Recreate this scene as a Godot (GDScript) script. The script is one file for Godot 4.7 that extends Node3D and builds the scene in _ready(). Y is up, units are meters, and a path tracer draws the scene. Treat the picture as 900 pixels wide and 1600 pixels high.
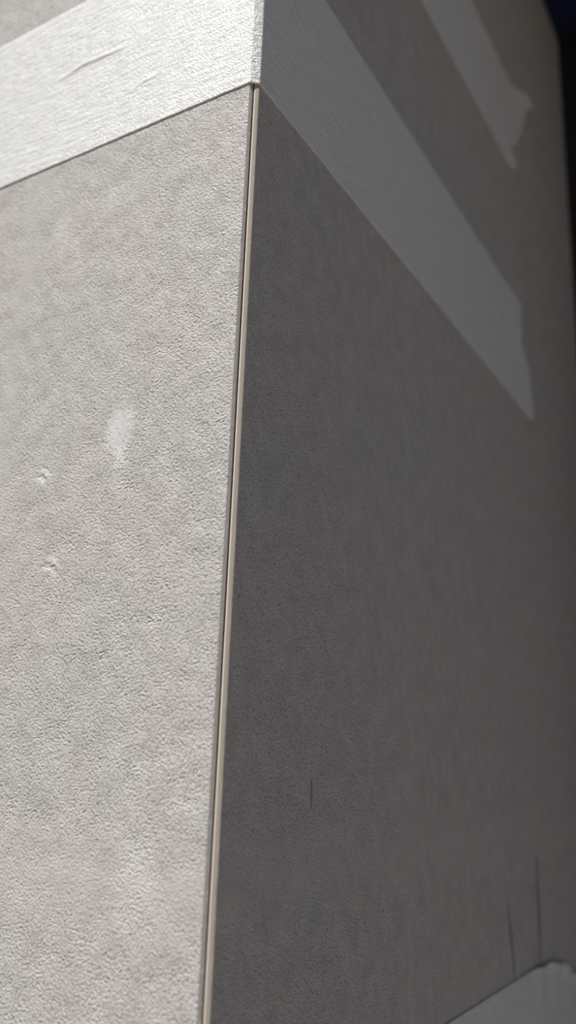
extends Node3D
# Outside corner of two tiled walls: bevelled porcelain tiles meet with a thin open joint,
# strips of masking tape wrap the corner and hold it while the adhesive sets.
# Units are metres. The right tile's corner edge at the lower border of the middle tape is the point (0, BASE, 0);
# the left wall's face looks along +z, the right wall's face along +x.

const BASE := 1.40
const LEFT_Z := 0.00152       # face of the left tiles
const LEFT_X := -0.00154     # where the left tile ends
const TAPE := 0.050           # width of the tape
const FAR_Z := -0.3177        # the dark wall in the inner corner
const TOP := BASE + 0.2855    # underside of the dark ceiling over the right wall
const TEX_W := 1024
const TEX_H := 2048
const TEX_X := 0.15           # metres that the tile texture covers
const TEX_Y := 0.30

var rough := FastNoiseLite.new()


func _ready() -> void:
	# ---- camera
	var cam := Camera3D.new()
	cam.name = "camera"
	add_child(cam)
	var cb := Basis(Vector3.UP, 0.542541) * Basis(Vector3.RIGHT, 0.281468) * Basis(Vector3.BACK, 0.035749)
	cam.transform = Transform3D(cb, Vector3(0.090472, BASE - 0.143789, 0.131304))
	var lens := CameraAttributesPhysical.new()
	lens.frustum_near = 0.01
	lens.frustum_far = 60.0
	var half_tan := 800.0 / 1364.56
	lens.frustum_focal_length = 17.5 / half_tan
	lens.frustum_focus_distance = 0.178
	lens.exposure_aperture = lens.frustum_focal_length / 2.6
	cam.attributes = lens
	cam.fov = rad_to_deg(2.0 * atan(half_tan))
	cam.near = 0.01
	cam.far = 60.0
	cam.current = true

	# ---- sky, sun, exposure
	var env := Environment.new()
	env.background_mode = Environment.BG_SKY
	var sky := Sky.new()
	var sm := ProceduralSkyMaterial.new()
	sm.sky_top_color = Color(0.36, 0.47, 0.68)
	sm.sky_horizon_color = Color(0.78, 0.79, 0.815)
	sm.sky_curve = 0.22
	sm.ground_horizon_color = Color(0.66, 0.63, 0.59)
	sm.ground_bottom_color = Color(0.52, 0.49, 0.45)
	sm.sky_energy_multiplier = 0.70
	sm.ground_energy_multiplier = 0.8
	sm.sun_angle_max = 8.0
	sky.sky_material = sm
	env.sky = sky
	env.tonemap_mode = Environment.TONE_MAPPER_LINEAR
	env.tonemap_exposure = 1.0
	env.sdfgi_enabled = true
	env.ssao_enabled = true
	env.ssil_enabled = true
	var we := WorldEnvironment.new()
	we.name = "sky"
	we.environment = env
	add_child(we)
	var sun := DirectionalLight3D.new()
	sun.name = "sun"
	sun.light_color = Color(1.0, 0.993, 0.978)
	sun.light_energy = 2.0
	sun.light_angular_distance = 0.53
	sun.shadow_enabled = true
	add_child(sun)
	sun.look_at_from_position(Vector3.ZERO, -Vector3(-0.055, 0.86, 0.50), Vector3.BACK)

	# ---- materials
	rough.seed = 11
	rough.frequency = 900.0
	rough.noise_type = FastNoiseLite.TYPE_SIMPLEX_SMOOTH
	var base := tile_pictures(3)
	var marked := wear(base)
	var tile_lit := tile_material(marked)
	var tile_plain := tile_material(base)
	var body := plain(Color(0.67, 0.65, 0.625), 0.75)
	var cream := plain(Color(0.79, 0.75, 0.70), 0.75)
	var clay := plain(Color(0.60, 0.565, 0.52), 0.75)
	var tape := tape_material()
	var backing := plain(Color(0.13, 0.125, 0.12), 0.95)
	var navy := plain(Color(0.020, 0.060, 0.220), 0.55)
	var dark := plain(Color(0.075, 0.085, 0.105), 0.60)
	var black := plain(Color(0.012, 0.012, 0.014), 0.8)
	var graphite := plain(Color(0.13, 0.13, 0.135), 0.7)
	var scratch := plain(Color(0.27, 0.26, 0.27), 0.7)

	# ---- the setting
	var floor_mat := plain(Color(0.58, 0.55, 0.505), 0.9)
	structure("floor", box(Vector3(-3, -0.1, -3), Vector3(3, 0, 3)), floor_mat,
		"pale concrete ground below the tiled corner, lit by the sun", "floor")
	var lower := BASE - 0.52
	var upper := BASE + 0.68
	var wall_left := structure("wall_left", box(Vector3(-1.206, 0, -0.15), Vector3(-0.013, upper, -0.011)), backing,
		"sunlit grey tiled wall on the left of the corner", "wall")
	var wall_right := structure("wall_right", box(Vector3(-0.15, 0, FAR_Z), Vector3(-0.013, upper, -0.15)), backing,
		"shaded grey tiled wall on the right of the corner", "wall")
	# left wall: 60 cm wide tiles, the corner column with a bevelled end
	var gap := 0.0015
	left_tile(wall_left, lower, upper, tile_lit, body, true)
	left_tile(wall_left, 0.0, lower - gap, tile_plain, body, true)
	for yy in [[lower, upper], [0.0, lower - gap]]:
		var t := box(Vector3(-1.205, yy[0], -0.0070), Vector3(LEFT_X - 0.6015, yy[1], LEFT_Z), true)
		part("tile", t, tile_plain, wall_left)
	# right wall: one cut tile per row
	var main_tile := right_tile(wall_right, lower, upper, tile_plain, cream, clay)
	right_tile(wall_right, 0.0, lower - gap, tile_plain, cream, clay)
	pencil(main_tile, [Vector2(-0.1716, -0.1955), Vector2(-0.1804, -0.1957), Vector2(-0.1927, -0.1961), Vector2(-0.2056, -0.1950)], 0.0019, graphite, "thin dark vertical pencil line farther from the corner")
	pencil(main_tile, [Vector2(-0.1830, -0.1613), Vector2(-0.1905, -0.1624), Vector2(-0.1982, -0.1645), Vector2(-0.2055, -0.1653)], 0.0013, graphite, "short slanting pencil line nearer to the corner")
	pencil(main_tile, [Vector2(-0.1462, -0.0319), Vector2(-0.1480, -0.03205), Vector2(-0.1500, -0.0322), Vector2(-0.1522, -0.0319)], 0.00028, scratch, "short thin dark scratch in the middle of the tile")
	pencil(main_tile, [Vector2(-0.1462, -0.0319), Vector2(-0.1480, -0.03165), Vector2(-0.1500, -0.0316), Vector2(-0.1522, -0.0319)], 0.00022, scratch, "short thin dark scratch in the middle of the tile")
	pencil(main_tile, [Vector2(-0.0833, -0.0225), Vector2(-0.0839, -0.0226), Vector2(-0.0848, -0.0228)], 0.00025, scratch, "tiny dark fleck")

	structure("wall_back", box(Vector3(-0.012, 0, FAR_Z - 0.08), Vector3(0.16, TOP + 0.3, FAR_Z)), dark,
		"near-black wall meeting the shaded tiled wall at its far end", "wall")
	structure("ceiling", box(Vector3(0.0004, TOP, FAR_Z), Vector3(0.20, TOP + 0.3, -0.01)), navy,
		"dark navy soffit above the far end of the shaded tiled wall", "ceiling")
	structure("trim_1", bead(TOP, FAR_Z, 0.0008, 0.16, 0.0045), black,
		"black joint strip between navy soffit and near-black wall", "trim")

	# ---- the tapes
	var creases := [
		[Vector2(-0.0640, 0.0270), Vector2(-0.0542, 0.0284), Vector2(-0.0400, 0.0277), 0.00045],
		[Vector2(-0.0380, 0.0127), Vector2(-0.0325, 0.0140), Vector2(-0.0270, 0.0146), 0.00030],
		[Vector2(-0.0600, 0.0100), Vector2(-0.0500, 0.0098), Vector2(-0.0430, 0.0096), 0.00008],
		[Vector2(-0.0560, 0.0190), Vector2(-0.0480, 0.0198), Vector2(-0.0420, 0.0197), 0.00006],
	]
	var ends := [Vector2(0.0, 0.2140), Vector2(0.0008, 0.2167), Vector2(0.0059, 0.2185), Vector2(0.0094, 0.2161), Vector2(0.0165, 0.2152), Vector2(0.022, 0.2141),
		Vector2(0.0262, 0.2098), Vector2(0.0287, 0.2060), Vector2(0.0321, 0.2035), Vector2(0.0379, 0.2058), Vector2(0.0413, 0.2036), Vector2(0.0463, 0.2050), Vector2(0.0490, 0.2075), Vector2(0.05, 0.2030)]
	var t1 := strip("masking_tape", 0.0, 0.0, 0.155, ends, creases, 1, tape)
	describe(t1, "off-white masking tape wrapped round the corner, creased and glaring on the sunlit wall", "tape", "masking tape strips")
	var ends2 := [Vector2(0.0, 0.2005), Vector2(0.0014, 0.2050), Vector2(0.0050, 0.2110), Vector2(0.0075, 0.2060), Vector2(0.0105, 0.1995), Vector2(0.0168, 0.2087), Vector2(0.0285, 0.2174),
		Vector2(0.039, 0.2236), Vector2(0.0423, 0.2246), Vector2(0.046, 0.2295), Vector2(0.0485, 0.2375), Vector2(0.05, 0.2320)]
	var t2 := strip("masking_tape", 0.1099, 0.0294, 0.12, ends2, [], 2, tape)
	describe(t2, "uppermost masking tape on the shaded wall, ragged flared end near the dark soffit", "tape", "masking tape strips")
	var ends3 := [Vector2(0.0, 0.285), Vector2(0.02, 0.279), Vector2(0.034, 0.268), Vector2(0.0385, 0.2480), Vector2(0.0405, 0.2400), Vector2(0.0430, 0.2320), Vector2(0.0455, 0.2250),
		Vector2(0.0472, 0.2180), Vector2(0.0481, 0.2120), Vector2(0.0486, 0.2060), Vector2(0.0490, 0.2010), Vector2(0.0496, 0.1960), Vector2(0.05, 0.1890)]
	var t3 := strip("masking_tape", -0.2058 - TAPE, 0.0, 0.13, ends3, [], 3, tape)
	describe(t3, "lowest strip of masking tape, at the bottom right, its puckered end under two pencil lines", "tape", "masking tape strips")


# ------------------------------------------------------------------ naming
func describe(o: Node, label: String, category: String, group := "") -> void:
	o.set_meta("label", label)
	o.set_meta("category", category)
	if group:
		o.set_meta("group", group)


func numbered(called: String) -> String:
	if not has_node(called):
		return called
	var n := 1
	while has_node("%s_%03d" % [called, n]):
		n += 1
	return "%s_%03d" % [called, n]


func structure(called: String, m: Mesh, mat: Material, label: String, category: String) -> MeshInstance3D:
	var o := MeshInstance3D.new()
	o.name = called
	o.mesh = m
	o.material_override = mat
	add_child(o, true)
	o.set_meta("kind", "structure")
	describe(o, label, category)
	return o


func part(called: String, m: Mesh, mat: Material, parent: Node, label := "") -> MeshInstance3D:
	var o := MeshInstance3D.new()
	o.name = called
	var n := 1
	while parent.has_node(NodePath(o.name)):
		o.name = "%s_%03d" % [called, n]
		n += 1
	o.mesh = m
	o.material_override = mat
	parent.add_child(o, true)
	if label:
		o.set_meta("label", label)
	return o


# ------------------------------------------------------------------ shapes
func quad(st: SurfaceTool, a: Vector3, b: Vector3, c: Vector3, d: Vector3, uv := []) -> void:
	var p := [a, b, c, a, c, d]
	var i := [0, 1, 2, 0, 2, 3]
	for k in 6:
		if uv:
			st.set_uv(uv[i[k]])
		st.add_vertex(p[k])


func tile_uv(across: float, y: float) -> Vector2:
	return Vector2(across / TEX_X, -(y - BASE) / TEX_Y)


func box(lo: Vector3, hi: Vector3, textured := false) -> ArrayMesh:
	# a box with small chamfered vertical edges
	var st := SurfaceTool.new()
	st.begin(Mesh.PRIMITIVE_TRIANGLES)
	st.set_smooth_group(-1)
	var c := minf(0.0006, (hi.z - lo.z) * 0.1)
	var ring := [Vector2(lo.x + c, hi.z), Vector2(hi.x - c, hi.z), Vector2(hi.x, hi.z - c), Vector2(hi.x, lo.z + c), Vector2(hi.x - c, lo.z), Vector2(lo.x + c, lo.z), Vector2(lo.x, lo.z + c), Vector2(lo.x, hi.z - c)]
	for k in 8:
		var p: Vector2 = ring[k]
		var q: Vector2 = ring[(k + 1) % 8]
		var u := [tile_uv(p.x - p.y, hi.y), tile_uv(q.x - q.y, hi.y), tile_uv(q.x - q.y, lo.y), tile_uv(p.x - p.y, lo.y)] if textured else []
		quad(st, Vector3(p.x, hi.y, p.y), Vector3(q.x, hi.y, q.y), Vector3(q.x, lo.y, q.y), Vector3(p.x, lo.y, p.y), u)
	for side in [hi.y, lo.y]:
		for k in range(1, 7):
			var a: Vector2 = ring[0]
			var b: Vector2 = ring[k]
			var d: Vector2 = ring[k + 1]
			var tri := [a, d, b] if side == hi.y else [a, b, d]
			for v in tri:
				if textured:
					st.set_uv(tile_uv(v.x, v.y))
				st.add_vertex(Vector3(v.x, side, v.y))
	st.generate_normals()
	return st.commit()


func bead(y: float, z: float, x0: float, x1: float, r: float) -> ArrayMesh:
	# a quarter-round joint strip in the corner between a soffit and a wall
	var st := SurfaceTool.new()
	st.begin(Mesh.PRIMITIVE_TRIANGLES)
	var n := 6
	for k in n:
		var a := PI / 2 * k / n
		var b := PI / 2 * (k + 1) / n
		var p := Vector2(r * (1.0 - sin(a)), -r * (1.0 - cos(a)))
		var q := Vector2(r * (1.0 - sin(b)), -r * (1.0 - cos(b)))
		quad(st, Vector3(x0, y + p.y, z + p.x), Vector3(x0, y + q.y, z + q.x), Vector3(x1, y + q.y, z + q.x), Vector3(x1, y + p.y, z + p.x))
		for v in [Vector3(x0, y, z), Vector3(x0, y + q.y, z + q.x), Vector3(x0, y + p.y, z + p.x)]:
			st.add_vertex(v)
	quad(st, Vector3(x0, y, z), Vector3(x1, y, z), Vector3(x1, y, z + r), Vector3(x0, y, z + r))
	quad(st, Vector3(x0, y, z), Vector3(x0, y - r, z), Vector3(x1, y - r, z), Vector3(x1, y, z))
	st.generate_normals()
	return st.commit()


func heights(lo: float, hi: float) -> PackedFloat32Array:
	# fine steps near the camera, coarse ones elsewhere
	var out := PackedFloat32Array()
	var y := lo
	while y < hi - 1e-6:
		out.append(y)
		y += 0.0004 if y > BASE - 0.24 and y < BASE + 0.09 else 0.01
	out.append(hi)
	return out


func sheet(rows: Array, uvs: Array, flip := false, smooth := true) -> ArrayMesh:
	# rows: PackedVector3Arrays of equal length; uvs likewise
	var st := SurfaceTool.new()
	st.begin(Mesh.PRIMITIVE_TRIANGLES)
	st.set_smooth_group(0 if smooth else -1)
	var n: int = rows[0].size()
	for r in rows.size():
		var p: PackedVector3Array = rows[r]
		var u: PackedVector2Array = uvs[r]
		for k in n:
			st.set_uv(u[k])
			st.add_vertex(p[k])
	for r in rows.size() - 1:
		for k in n - 1:
			var a := r * n + k
			var quad_at := [a, a + 1, a + n + 1, a, a + n + 1, a + n]
			if flip:
				quad_at.reverse()
			for i in quad_at:
				st.add_index(i)
	st.generate_normals()
	return st.commit()


func sweep(profile: Array, lo: float, hi: float, ragged: Callable, flip: bool) -> ArrayMesh:
	# a profile of Vector3(x, z, raggedness) drawn along y; sharp profile corners are given by doubled points
	var rows := []
	var uvs := []
	for y in heights(lo, hi):
		var p := PackedVector3Array()
		var u := PackedVector2Array()
		for q in profile:
			var off: Vector2 = ragged.call(y) * q.z
			p.append(Vector3(q.x + off.x, y, q.y + off.y))
			u.append(tile_uv(q.x - q.y, y))
		rows.append(p)
		uvs.append(u)
	return sheet(rows, uvs, flip)


func left_tile(wall: Node, lo: float, hi: float, face: Material, body: Material, _corner: bool) -> void:
	var x := LEFT_X
	var z := LEFT_Z
	var nick := func(y: float) -> Vector2:
		var a := rough.get_noise_2d(y * 1.1, 3.0)
		var b := rough.get_noise_2d(y * 0.25, 9.0)
		var c := maxf(0.0, rough.get_noise_2d(y * 0.6, 40.0) - 0.45)
		return Vector2(-0.00005 * a - 0.00005 * b - 0.00035 * c, -0.00003 * a)
	var front := sweep([Vector3(x - 0.6, -0.007, 0), Vector3(x - 0.6, z - 0.0005, 0), Vector3(x - 0.5995, z, 0), Vector3(x - 0.30, z, 0), Vector3(x - 0.05, z, 0), Vector3(x - 0.0006, z, 0.3), Vector3(x - 0.00018, z - 0.00001, 1), Vector3(x - 0.00005, z - 0.00008, 1)], lo, hi, nick, false)
	var t := part("tile", front, face, wall)
	# cut end: a narrow flat nose, then the 45 degree mitre running back into the wall
	var nose_nick := func(y: float) -> Vector2:
		var a := rough.get_noise_2d(y * 1.6, 70.0)
		var c := maxf(0.0, absf(rough.get_noise_2d(y * 0.5, 90.0)) - 0.25)
		return Vector2(0.00003 * a, 0.00010 * a + 0.00045 * c)
	var arris := func(y: float) -> Vector2: return nick.call(y)
	var rows := []
	var uvs := []
	for y in heights(lo, hi):
		var n1: Vector2 = arris.call(y)
		var n2: Vector2 = nose_nick.call(y)
		rows.append(PackedVector3Array([Vector3(x - 0.00005 + n1.x, y, z - 0.00008 + n1.y), Vector3(x + 0.00005, y, z - 0.00025), Vector3(x + 0.00027, y, 0.00072), Vector3(x + 0.00032 + n2.x, y, 0.00056 + n2.y), Vector3(x + 0.00020, y, 0.00044), Vector3(x - 0.00724, y, -0.0070)]))
		uvs.append(PackedVector2Array([Vector2(), Vector2(), Vector2(), Vector2(), Vector2(), Vector2()]))
	part("mitred_edge", sheet(rows, uvs, false), body, t, "cut grey-beige edge in the shadow of the joint")
	var st := SurfaceTool.new()
	st.begin(Mesh.PRIMITIVE_TRIANGLES)
	st.set_smooth_group(-1)
	quad(st, Vector3(x - 0.00724, hi, -0.007), Vector3(x - 0.00724, lo, -0.007), Vector3(x - 0.6, lo, -0.007), Vector3(x - 0.6, hi, -0.007))
	for y in [lo, hi]:
		quad(st, Vector3(x - 0.6, y, z), Vector3(x, y, z), Vector3(x - 0.00724, y, -0.007), Vector3(x - 0.6, y, -0.007))
	st.generate_normals()
	part("tile_back", st.commit(), body, t)


func right_tile(wall: Node, lo: float, hi: float, face: Material, body: Material, clay: Material) -> MeshInstance3D:
	var nick := func(y: float) -> Vector2:
		var a := rough.get_noise_2d(y * 0.9, 140.0)
		var b := rough.get_noise_2d(y * 0.15, 160.0)
		return Vector2(-0.00002 * a, -0.00004 * a - 0.00005 * b)
	var front := sweep([Vector3(0, -0.00012, 1), Vector3(0, -0.0006, 0.3), Vector3(0, -0.05, 0), Vector3(0, FAR_Z, 0)], lo, hi, nick, false)
	var t := part("tile", front, face, wall)
	var rows := []
	var bands := []
	var uvs := []
	for y in heights(lo, hi):
		var n1: Vector2 = nick.call(y)
		var n2 := rough.get_noise_2d(y * 1.3, 200.0) * 0.00003
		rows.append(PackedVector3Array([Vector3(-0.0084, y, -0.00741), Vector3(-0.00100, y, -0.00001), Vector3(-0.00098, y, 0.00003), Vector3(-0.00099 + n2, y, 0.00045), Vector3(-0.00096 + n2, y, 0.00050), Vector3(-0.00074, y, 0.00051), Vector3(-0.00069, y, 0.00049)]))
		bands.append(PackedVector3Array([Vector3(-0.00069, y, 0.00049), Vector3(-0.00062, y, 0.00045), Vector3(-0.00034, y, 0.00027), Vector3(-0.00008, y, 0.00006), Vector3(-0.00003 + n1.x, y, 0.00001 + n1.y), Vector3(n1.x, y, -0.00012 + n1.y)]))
		var u := PackedVector2Array()
		u.resize(7)
		uvs.append(u)
	part("body_band", sheet(bands, uvs.map(func(q): return q.slice(0, 6))), clay, t, "taupe band of the tile body beside the bright edge")
	part("mitred_edge", sheet(rows, uvs, false), body, t, "cream bevelled edge catching the sun beside the joint")
	var st := SurfaceTool.new()
	st.begin(Mesh.PRIMITIVE_TRIANGLES)
	st.set_smooth_group(-1)
	quad(st, Vector3(-0.0084, hi, -0.00741), Vector3(-0.0084, lo, -0.00741), Vector3(-0.0084, lo, FAR_Z), Vector3(-0.0084, hi, FAR_Z))
	for y in [lo, hi]:
		quad(st, Vector3(-0.00098, y, 0.0005), Vector3(0, y, 0), Vector3(0, y, FAR_Z), Vector3(-0.0084, y, -0.00741))
	st.generate_normals()
	part("tile_back", st.commit(), body, t)
	return t


func pencil(tile: Node, line: Array, width: float, mat: Material, label: String) -> void:
	# a graphite line lying on the right tile; points are (height above BASE, z)
	var st := SurfaceTool.new()
	st.begin(Mesh.PRIMITIVE_TRIANGLES)
	var n := line.size()
	for k in n - 1:
		var a: Vector2 = line[k]
		var b: Vector2 = line[k + 1]
		var wa := width * (0.25 + 0.75 * sin(PI * clampf((k + 0.25) / (n - 0.5), 0, 1)))
		var wb := width * (0.25 + 0.75 * sin(PI * clampf((k + 1.25) / (n - 0.5), 0, 1)))
		var h := 0.00004
		var p := [Vector3(0, BASE + a.x, a.y + wa / 2), Vector3(h, BASE + a.x, a.y), Vector3(0, BASE + a.x, a.y - wa / 2), Vector3(0, BASE + b.x, b.y + wb / 2), Vector3(h, BASE + b.x, b.y), Vector3(0, BASE + b.x, b.y - wb / 2)]
		quad(st, p[0], p[1], p[4], p[3])
		quad(st, p[1], p[2], p[5], p[4])
	st.generate_normals()
	part("pencil_mark", st.commit(), mat, tile, label)


# ------------------------------------------------------------------ tape
func lookup(t: float, table: Array) -> float:
	for k in table.size() - 1:
		if t <= table[k + 1].x:
			return lerpf(table[k].y, table[k + 1].y, clampf((t - table[k].x) / maxf(1e-6, table[k + 1].x - table[k].x), 0, 1))
	return table[-1].y


func crease(p: Vector2, list: Array) -> float:
	var h := 0.0
	for c in list:
		for k in 2:
			var a: Vector2 = c[k]
			var b: Vector2 = c[k + 1]
			if p.x < a.x - 0.002 or p.x > b.x + 0.002:
				continue
			var q := Geometry2D.get_closest_point_to_segment(p, a, b)
			var d := p.distance_to(q)
			if d < 0.0012:
				var along: float = clampf((p.x - c[0].x) / (c[2].x - c[0].x), 0, 1)
				h = maxf(h, c[3] * exp(-d * d / (2 * 0.00025 * 0.00025)) * sqrt(maxf(0.0, sin(PI * along))))
	return h


func strip(called: String, low: float, slope: float, reach: float, ends: Array, creases: Array, number: int, mat: Material) -> Node3D:
	# a strip round the corner: "along" runs from -reach on the left wall over the bevel to the torn end on the right wall
	var nz := FastNoiseLite.new()
	nz.seed = 50 + number
	nz.frequency = 1.0
	nz.noise_type = FastNoiseLite.TYPE_SIMPLEX_SMOOTH
	var a := Vector2(LEFT_X, LEFT_Z)          # (x, z) of the left arris
	var b := Vector2(0, 0)
	var bevel := a.distance_to(b)
	var thick := 0.00016
	var st := SurfaceTool.new()
	var rows := []
	var uvs := []
	var m := 116                               # steps across
	var shared := PackedFloat32Array()
	var s := -reach
	while s < bevel + 0.004:
		shared.append(s)
		s += 0.00012 if s > -0.0012 else (0.0006 if s > -0.1 else 0.004)
	var tail := 300
	for j in range(-1, m + 2):
		var t := clampf(float(j) / m, 0, 1) * TAPE
		var skirt := j < 0 or j > m
		var stop := lookup(t, ends) + 0.0007 * nz.get_noise_1d(t * 900.0) + 0.0004 * nz.get_noise_1d(t * 2600.0 + 60)
		var p := PackedVector3Array()
		var u := PackedVector2Array()
		var from: float = shared[-1] - bevel
		for k in shared.size() + tail + 1:
			var w: float
			if k < shared.size():
				w = shared[k]
			else:
				w = bevel + lerpf(from, stop, minf(1.0, float(k - shared.size() + 1) / tail))
			var d := w - bevel                  # distance along the right wall
			var flat: Vector2
			var out: Vector2
			# rounded turn at both arrises
			var r := 0.00045
			var n_l := Vector2(0, 1)
			var n_b := Vector2(b.y - a.y, -(b.x - a.x)).normalized() * -1.0
			if n_b.x < 0:
				n_b = -n_b
			var n_r := Vector2(1, 0)
			if w <= 0:
				flat = Vector2(a.x + w, a.y)
			elif w < bevel:
				flat = a.lerp(b, w / bevel)
			else:
				flat = Vector2(0, -d)
			if w < bevel * 0.5:
				out = n_l.slerp(n_b, smoothstep(-r, r, w))
			else:
				out = n_b.slerp(n_r, smoothstep(-r, r, w - bevel))
			var y := BASE + low + t + slope * maxf(0.0, d)
			var x_left := flat.x
			var lift := thick + 0.00002
			# border wanders a little, whole strip undulates a little
			y += 0.00012 * nz.get_noise_2d(w * 160.0, 5.0 if t < TAPE / 2 else 25.0)
			lift += 0.00003 * (1.0 + nz.get_noise_2d(w * 120.0, t * 300.0))
			if w <= 0 and creases:
				lift += crease(Vector2(x_left, low + t), creases)
			if w > 0 and w < bevel:
				lift += 0.00007 * (1.0 + nz.get_noise_2d(w * 500.0 + 30.0, t * 900.0))
			# free ends stand off the wall
			if d > 0:
				var near_end := smoothstep(0.022, 0.0, stop - d)
				lift += 0.00045 * near_end * (1.0 + 0.8 * nz.get_noise_2d(d * 90.0, t * 110.0))
				if number == 2:
					var flare := smoothstep(0.203, 0.238, d) * pow(t / TAPE, 5.0)
					y += 0.0105 * flare
					lift += 0.0022 * flare
				if number == 3:
					var top := smoothstep(0.030, 0.0495, t) * smoothstep(0.165, 0.200, d)
					lift += 0.0003 * top * (1.0 + sin(d * 330.0 + 1.0))
					y += 0.0006 * top * sin(d * 300.0 - 60.0) * smoothstep(0.19, 0.205, d)
			if skirt:
				lift = 0.00002
				y += 0.00012 * (1 if j < 0 else -1)
			if k == shared.size() + tail:       # closing edge of the torn end
				lift = minf(lift, maxf(0.00002, lift - thick))
			var at := flat + out * lift
			p.append(Vector3(at.x, y - BASE - low, at.y))
			u.append(Vector2(w / 0.06, -t / 0.06))
		rows.append(p)
		uvs.append(u)
	rows.reverse()
	uvs.reverse()
	# the pieces of the strip: flat on the left wall, the fold over the bevel, flat on the right wall, the torn end
	var o := Node3D.new()
	o.name = numbered(called)
	add_child(o, true)
	o.position = Vector3(0, BASE + low, 0)
	var last: int = rows[0].size() - 1
	var fold_from := 0
	var fold_to := 0
	for k in shared.size():
		if shared[k] < -0.0006:
			fold_from = k
		if shared[k] < bevel + 0.0006:
			fold_to = k
	var cuts := [[0, fold_from, "strip", ""], [fold_from, fold_to, "corner_fold", "wrinkled fold over the bevelled corner"], [fold_to, last - 8, "strip", ""], [last - 8, last, "torn_end", "ragged torn end"]]
	for c in cuts:
		var piece := sheet(rows.map(func(q): return q.slice(c[0], c[1] + 1)), uvs.map(func(q): return q.slice(c[0], c[1] + 1)))
		part(c[2], piece, mat, o, c[3])
	return o


# ------------------------------------------------------------------ materials
func plain(c: Color, roughness: float) -> StandardMaterial3D:
	var m := StandardMaterial3D.new()
	m.albedo_color = c
	m.roughness = roughness
	return m


func noise_bytes(w: int, h: int, freq: float, number: int, octaves := 1, kind := FastNoiseLite.TYPE_SIMPLEX_SMOOTH, fractal := FastNoiseLite.FRACTAL_FBM) -> PackedByteArray:
	var n := FastNoiseLite.new()
	n.seed = number
	n.noise_type = kind
	n.frequency = freq
	n.fractal_type = fractal if octaves > 1 else FastNoiseLite.FRACTAL_NONE
	n.fractal_octaves = octaves
	var im := n.get_seamless_image(w, h, false, false, 0.1, true)
	im.convert(Image.FORMAT_L8)
	return im.get_data()


func stretched(w: int, h: int, fw: float, fh: float, freq: float, number: int, octaves := 1, fractal := FastNoiseLite.FRACTAL_FBM) -> PackedByteArray:
	var sw := int(w / fw)
	var sh := int(h / fh)
	var im := Image.create_from_data(sw, sh, false, Image.FORMAT_L8, noise_bytes(sw, sh, freq, number, octaves, FastNoiseLite.TYPE_SIMPLEX_SMOOTH, fractal))
	im.resize(w, h, Image.INTERPOLATE_CUBIC)
	return im.get_data()


func noise_picture(size: int, freq: float, number: int) -> ImageTexture:
	return ImageTexture.create_from_image(Image.create_from_data(size, size, false, Image.FORMAT_L8, noise_bytes(size, size, freq, number, 3)))


func tile_pictures(number: int) -> Dictionary:
	# porcelain that imitates sandblasted stone: fine relief, cloudy tone, dark pores
	var fine := stretched(TEX_W, TEX_H, 1.25, 1.0, 0.25, number, 2)
	var ridge := stretched(TEX_W, TEX_H, 1.2, 1.0, 0.135, number + 1, 2, FastNoiseLite.FRACTAL_RIDGED)
	var cloud := stretched(TEX_W, TEX_H, 4.0, 4.0, 0.055, number + 2, 4)
	var hue := stretched(TEX_W, TEX_H, 8.0, 8.0, 0.022, number + 3, 3)
	var vein := stretched(TEX_W, TEX_H, 2.0, 3.0, 0.048, number + 4, 4)
	var grit := stretched(TEX_W, TEX_H, 1.0, 1.6, 0.22, number + 5, 2)
	var total := TEX_W * TEX_H
	var height := PackedFloat32Array()
	height.resize(total)
	var color := PackedByteArray()
	color.resize(total * 3)
	for i in total:
		var f := fine[i] / 255.0
		var r := ridge[i] / 255.0
		var c := cloud[i] / 255.0 - 0.5
		var g := grit[i] / 255.0
		var v := vein[i] / 255.0 - 0.5
		height[i] = (0.60 * f + 0.50 * r) * (0.62 + 0.8 * (v + 0.5)) + 0.5 * c + 0.45 * v + 0.10 * g
		var tone := 1.0 + 0.06 * c + 0.075 * v + 0.15 * (f - 0.5) - 1.1 * maxf(0.0, 0.36 - g)
		var k := (hue[i] / 255.0 - 0.5) * 0.03
		color[i * 3] = int(clampf(171.0 * tone * (1.0 + k), 0, 255))
		color[i * 3 + 1] = int(clampf(167.0 * tone, 0, 255))
		color[i * 3 + 2] = int(clampf(163.0 * tone * (1.0 + 0.3 * k), 0, 255))
	return {"height": height, "color": color}


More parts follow.
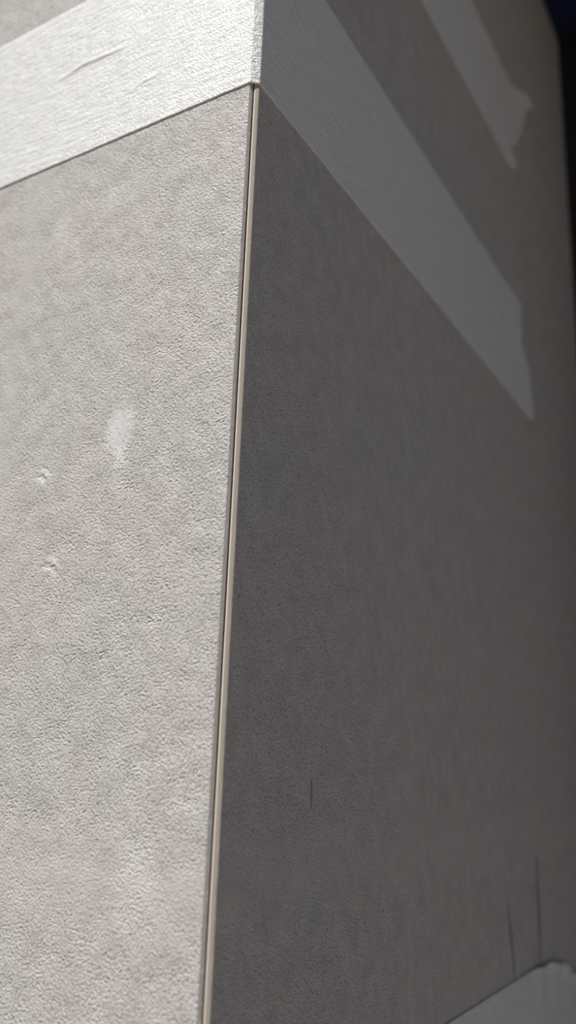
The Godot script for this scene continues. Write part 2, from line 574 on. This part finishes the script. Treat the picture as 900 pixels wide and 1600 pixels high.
func wear(from: Dictionary) -> Dictionary:
	# the left tile's own marks: a pale rubbed smear, two small embossed flecks, coarse patches
	var height: PackedFloat32Array = from.height.duplicate()
	var color: PackedByteArray = from.color.duplicate()
	var nz := FastNoiseLite.new()
	nz.seed = 77
	nz.frequency = 700.0
	nz.fractal_octaves = 3
	# x, y (from BASE), radius across, radius along, lightening, smoothing, rings, bulge
	var marks := [
		[-0.0319, -0.0765, 0.0044, 0.0070, 0.13, 0.80, 0.0, 0.3], [-0.0310, -0.0830, 0.0018, 0.0030, 0.10, 0.2, 0.0, 0.3],
		[-0.0530, -0.0842, 0.0028, 0.0024, 0.13, 0.5, 2400.0, 1.2], [-0.0473, -0.1051, 0.0031, 0.0031, 0.05, 0.7, 2300.0, 0.9],
		[-0.0181, -0.1640, 0.0060, 0.0090, 0.07, -0.5, 0.0, 0.0], [-0.0206, -0.1180, 0.0060, 0.0016, 0.03, -0.6, 0.0, 0.8], [-0.0338, -0.1245, 0.0060, 0.0018, -0.02, -0.6, 0.0, 0.8],
		[-0.0100, -0.1512, 0.0042, 0.0016, 0.08, -0.5, 0.0, 0.5], [-0.0560, -0.0210, 0.0050, 0.0060, 0.05, 0.2, 0.0, 0.0], [-0.0400, -0.0160, 0.0030, 0.0050, 0.04, 0.0, 0.0, 0.0], [-0.0190, -0.1450, 0.0030, 0.0016, 0.07, 0.0, 0.0, 0.4],
	]
	for m in marks:
		var rx: float = m[2] * 1.6
		var ry: float = m[3] * 1.6
		for py in range(int((-m[1] - ry) / TEX_Y * TEX_H), int((-m[1] + ry) / TEX_Y * TEX_H)):
			for px in range(int((m[0] - rx) / TEX_X * TEX_W), int((m[0] + rx) / TEX_X * TEX_W)):
				var x := px * TEX_X / TEX_W
				var y := -py * TEX_Y / TEX_H
				var d := Vector2((x - m[0]) / m[2], (y - m[1]) / m[3])
				var edge: float = d.length() + 0.45 * nz.get_noise_2d(x, y) + 0.25 * nz.get_noise_2d(x * 3.0, y * 3.0)
				var a := smoothstep(1.15, 0.40, edge)
				if a <= 0:
					continue
				var i := posmod(py, TEX_H) * TEX_W + posmod(px, TEX_W)
				var h := height[i]
				h = lerpf(h, 0.62, a * m[5]) if m[5] > 0 else 0.6 + (h - 0.6) * (1.0 - a * m[5])
				h += a * m[7] * 0.25
				if m[6] > 0:
					h += 0.45 * a * sin(Vector2(x - m[0] + 0.002, (y - m[1] + 0.003) * 1.1).length() * m[6] + 2.0 * nz.get_noise_2d(x, y))
				height[i] = h
				for c in 3:
					color[i * 3 + c] = int(clampf(color[i * 3 + c] * (1.0 + m[4] * a * (0.9 + 0.1 * c)), 0, 255))
	return {"height": height, "color": color}


func tile_material(pictures: Dictionary) -> StandardMaterial3D:
	var m := StandardMaterial3D.new()
	m.albedo_texture = ImageTexture.create_from_image(Image.create_from_data(TEX_W, TEX_H, false, Image.FORMAT_RGB8, pictures.color))
	m.roughness = 0.62
	m.metallic_specular = 0.4
	m.heightmap_enabled = true
	m.heightmap_scale = 0.030
	m.heightmap_texture = ImageTexture.create_from_image(Image.create_from_data(TEX_W, TEX_H, false, Image.FORMAT_RF, pictures.height.to_byte_array()))
	return m


func tape_material() -> StandardMaterial3D:
	# crepe paper: short squiggly wrinkles and faint streaks along the strip
	var w := 1024
	var worm := stretched(w, w, 1.0, 1.0, 0.060, 301, 2, FastNoiseLite.FRACTAL_RIDGED)
	var fibre := stretched(w, w, 1.0, 1.0, 0.16, 302, 2)
	var streak := stretched(w, w, 8.0, 1.0, 0.05, 303, 2)
	var tone := stretched(w, w, 6.0, 3.0, 0.05, 304, 3)
	var height := PackedFloat32Array()
	height.resize(w * w)
	var color := PackedByteArray()
	color.resize(w * w * 3)
	for i in w * w:
		height[i] = 0.55 * worm[i] / 255.0 + 0.30 * fibre[i] / 255.0 + 0.35 * streak[i] / 255.0
		var t := 1.0 + 0.05 * (tone[i] / 255.0 - 0.5) + 0.04 * (streak[i] / 255.0 - 0.5)
		color[i * 3] = int(clampf(211.0 * t, 0, 255))
		color[i * 3 + 1] = int(clampf(211.0 * t, 0, 255))
		color[i * 3 + 2] = int(clampf(208.0 * t, 0, 255))
	var m := StandardMaterial3D.new()
	m.albedo_texture = ImageTexture.create_from_image(Image.create_from_data(w, w, false, Image.FORMAT_RGB8, color))
	m.roughness = 0.38
	m.metallic_specular = 0.6
	m.heightmap_enabled = true
	m.heightmap_scale = 0.028
	m.heightmap_texture = ImageTexture.create_from_image(Image.create_from_data(w, w, false, Image.FORMAT_RF, height.to_byte_array()))
	return m
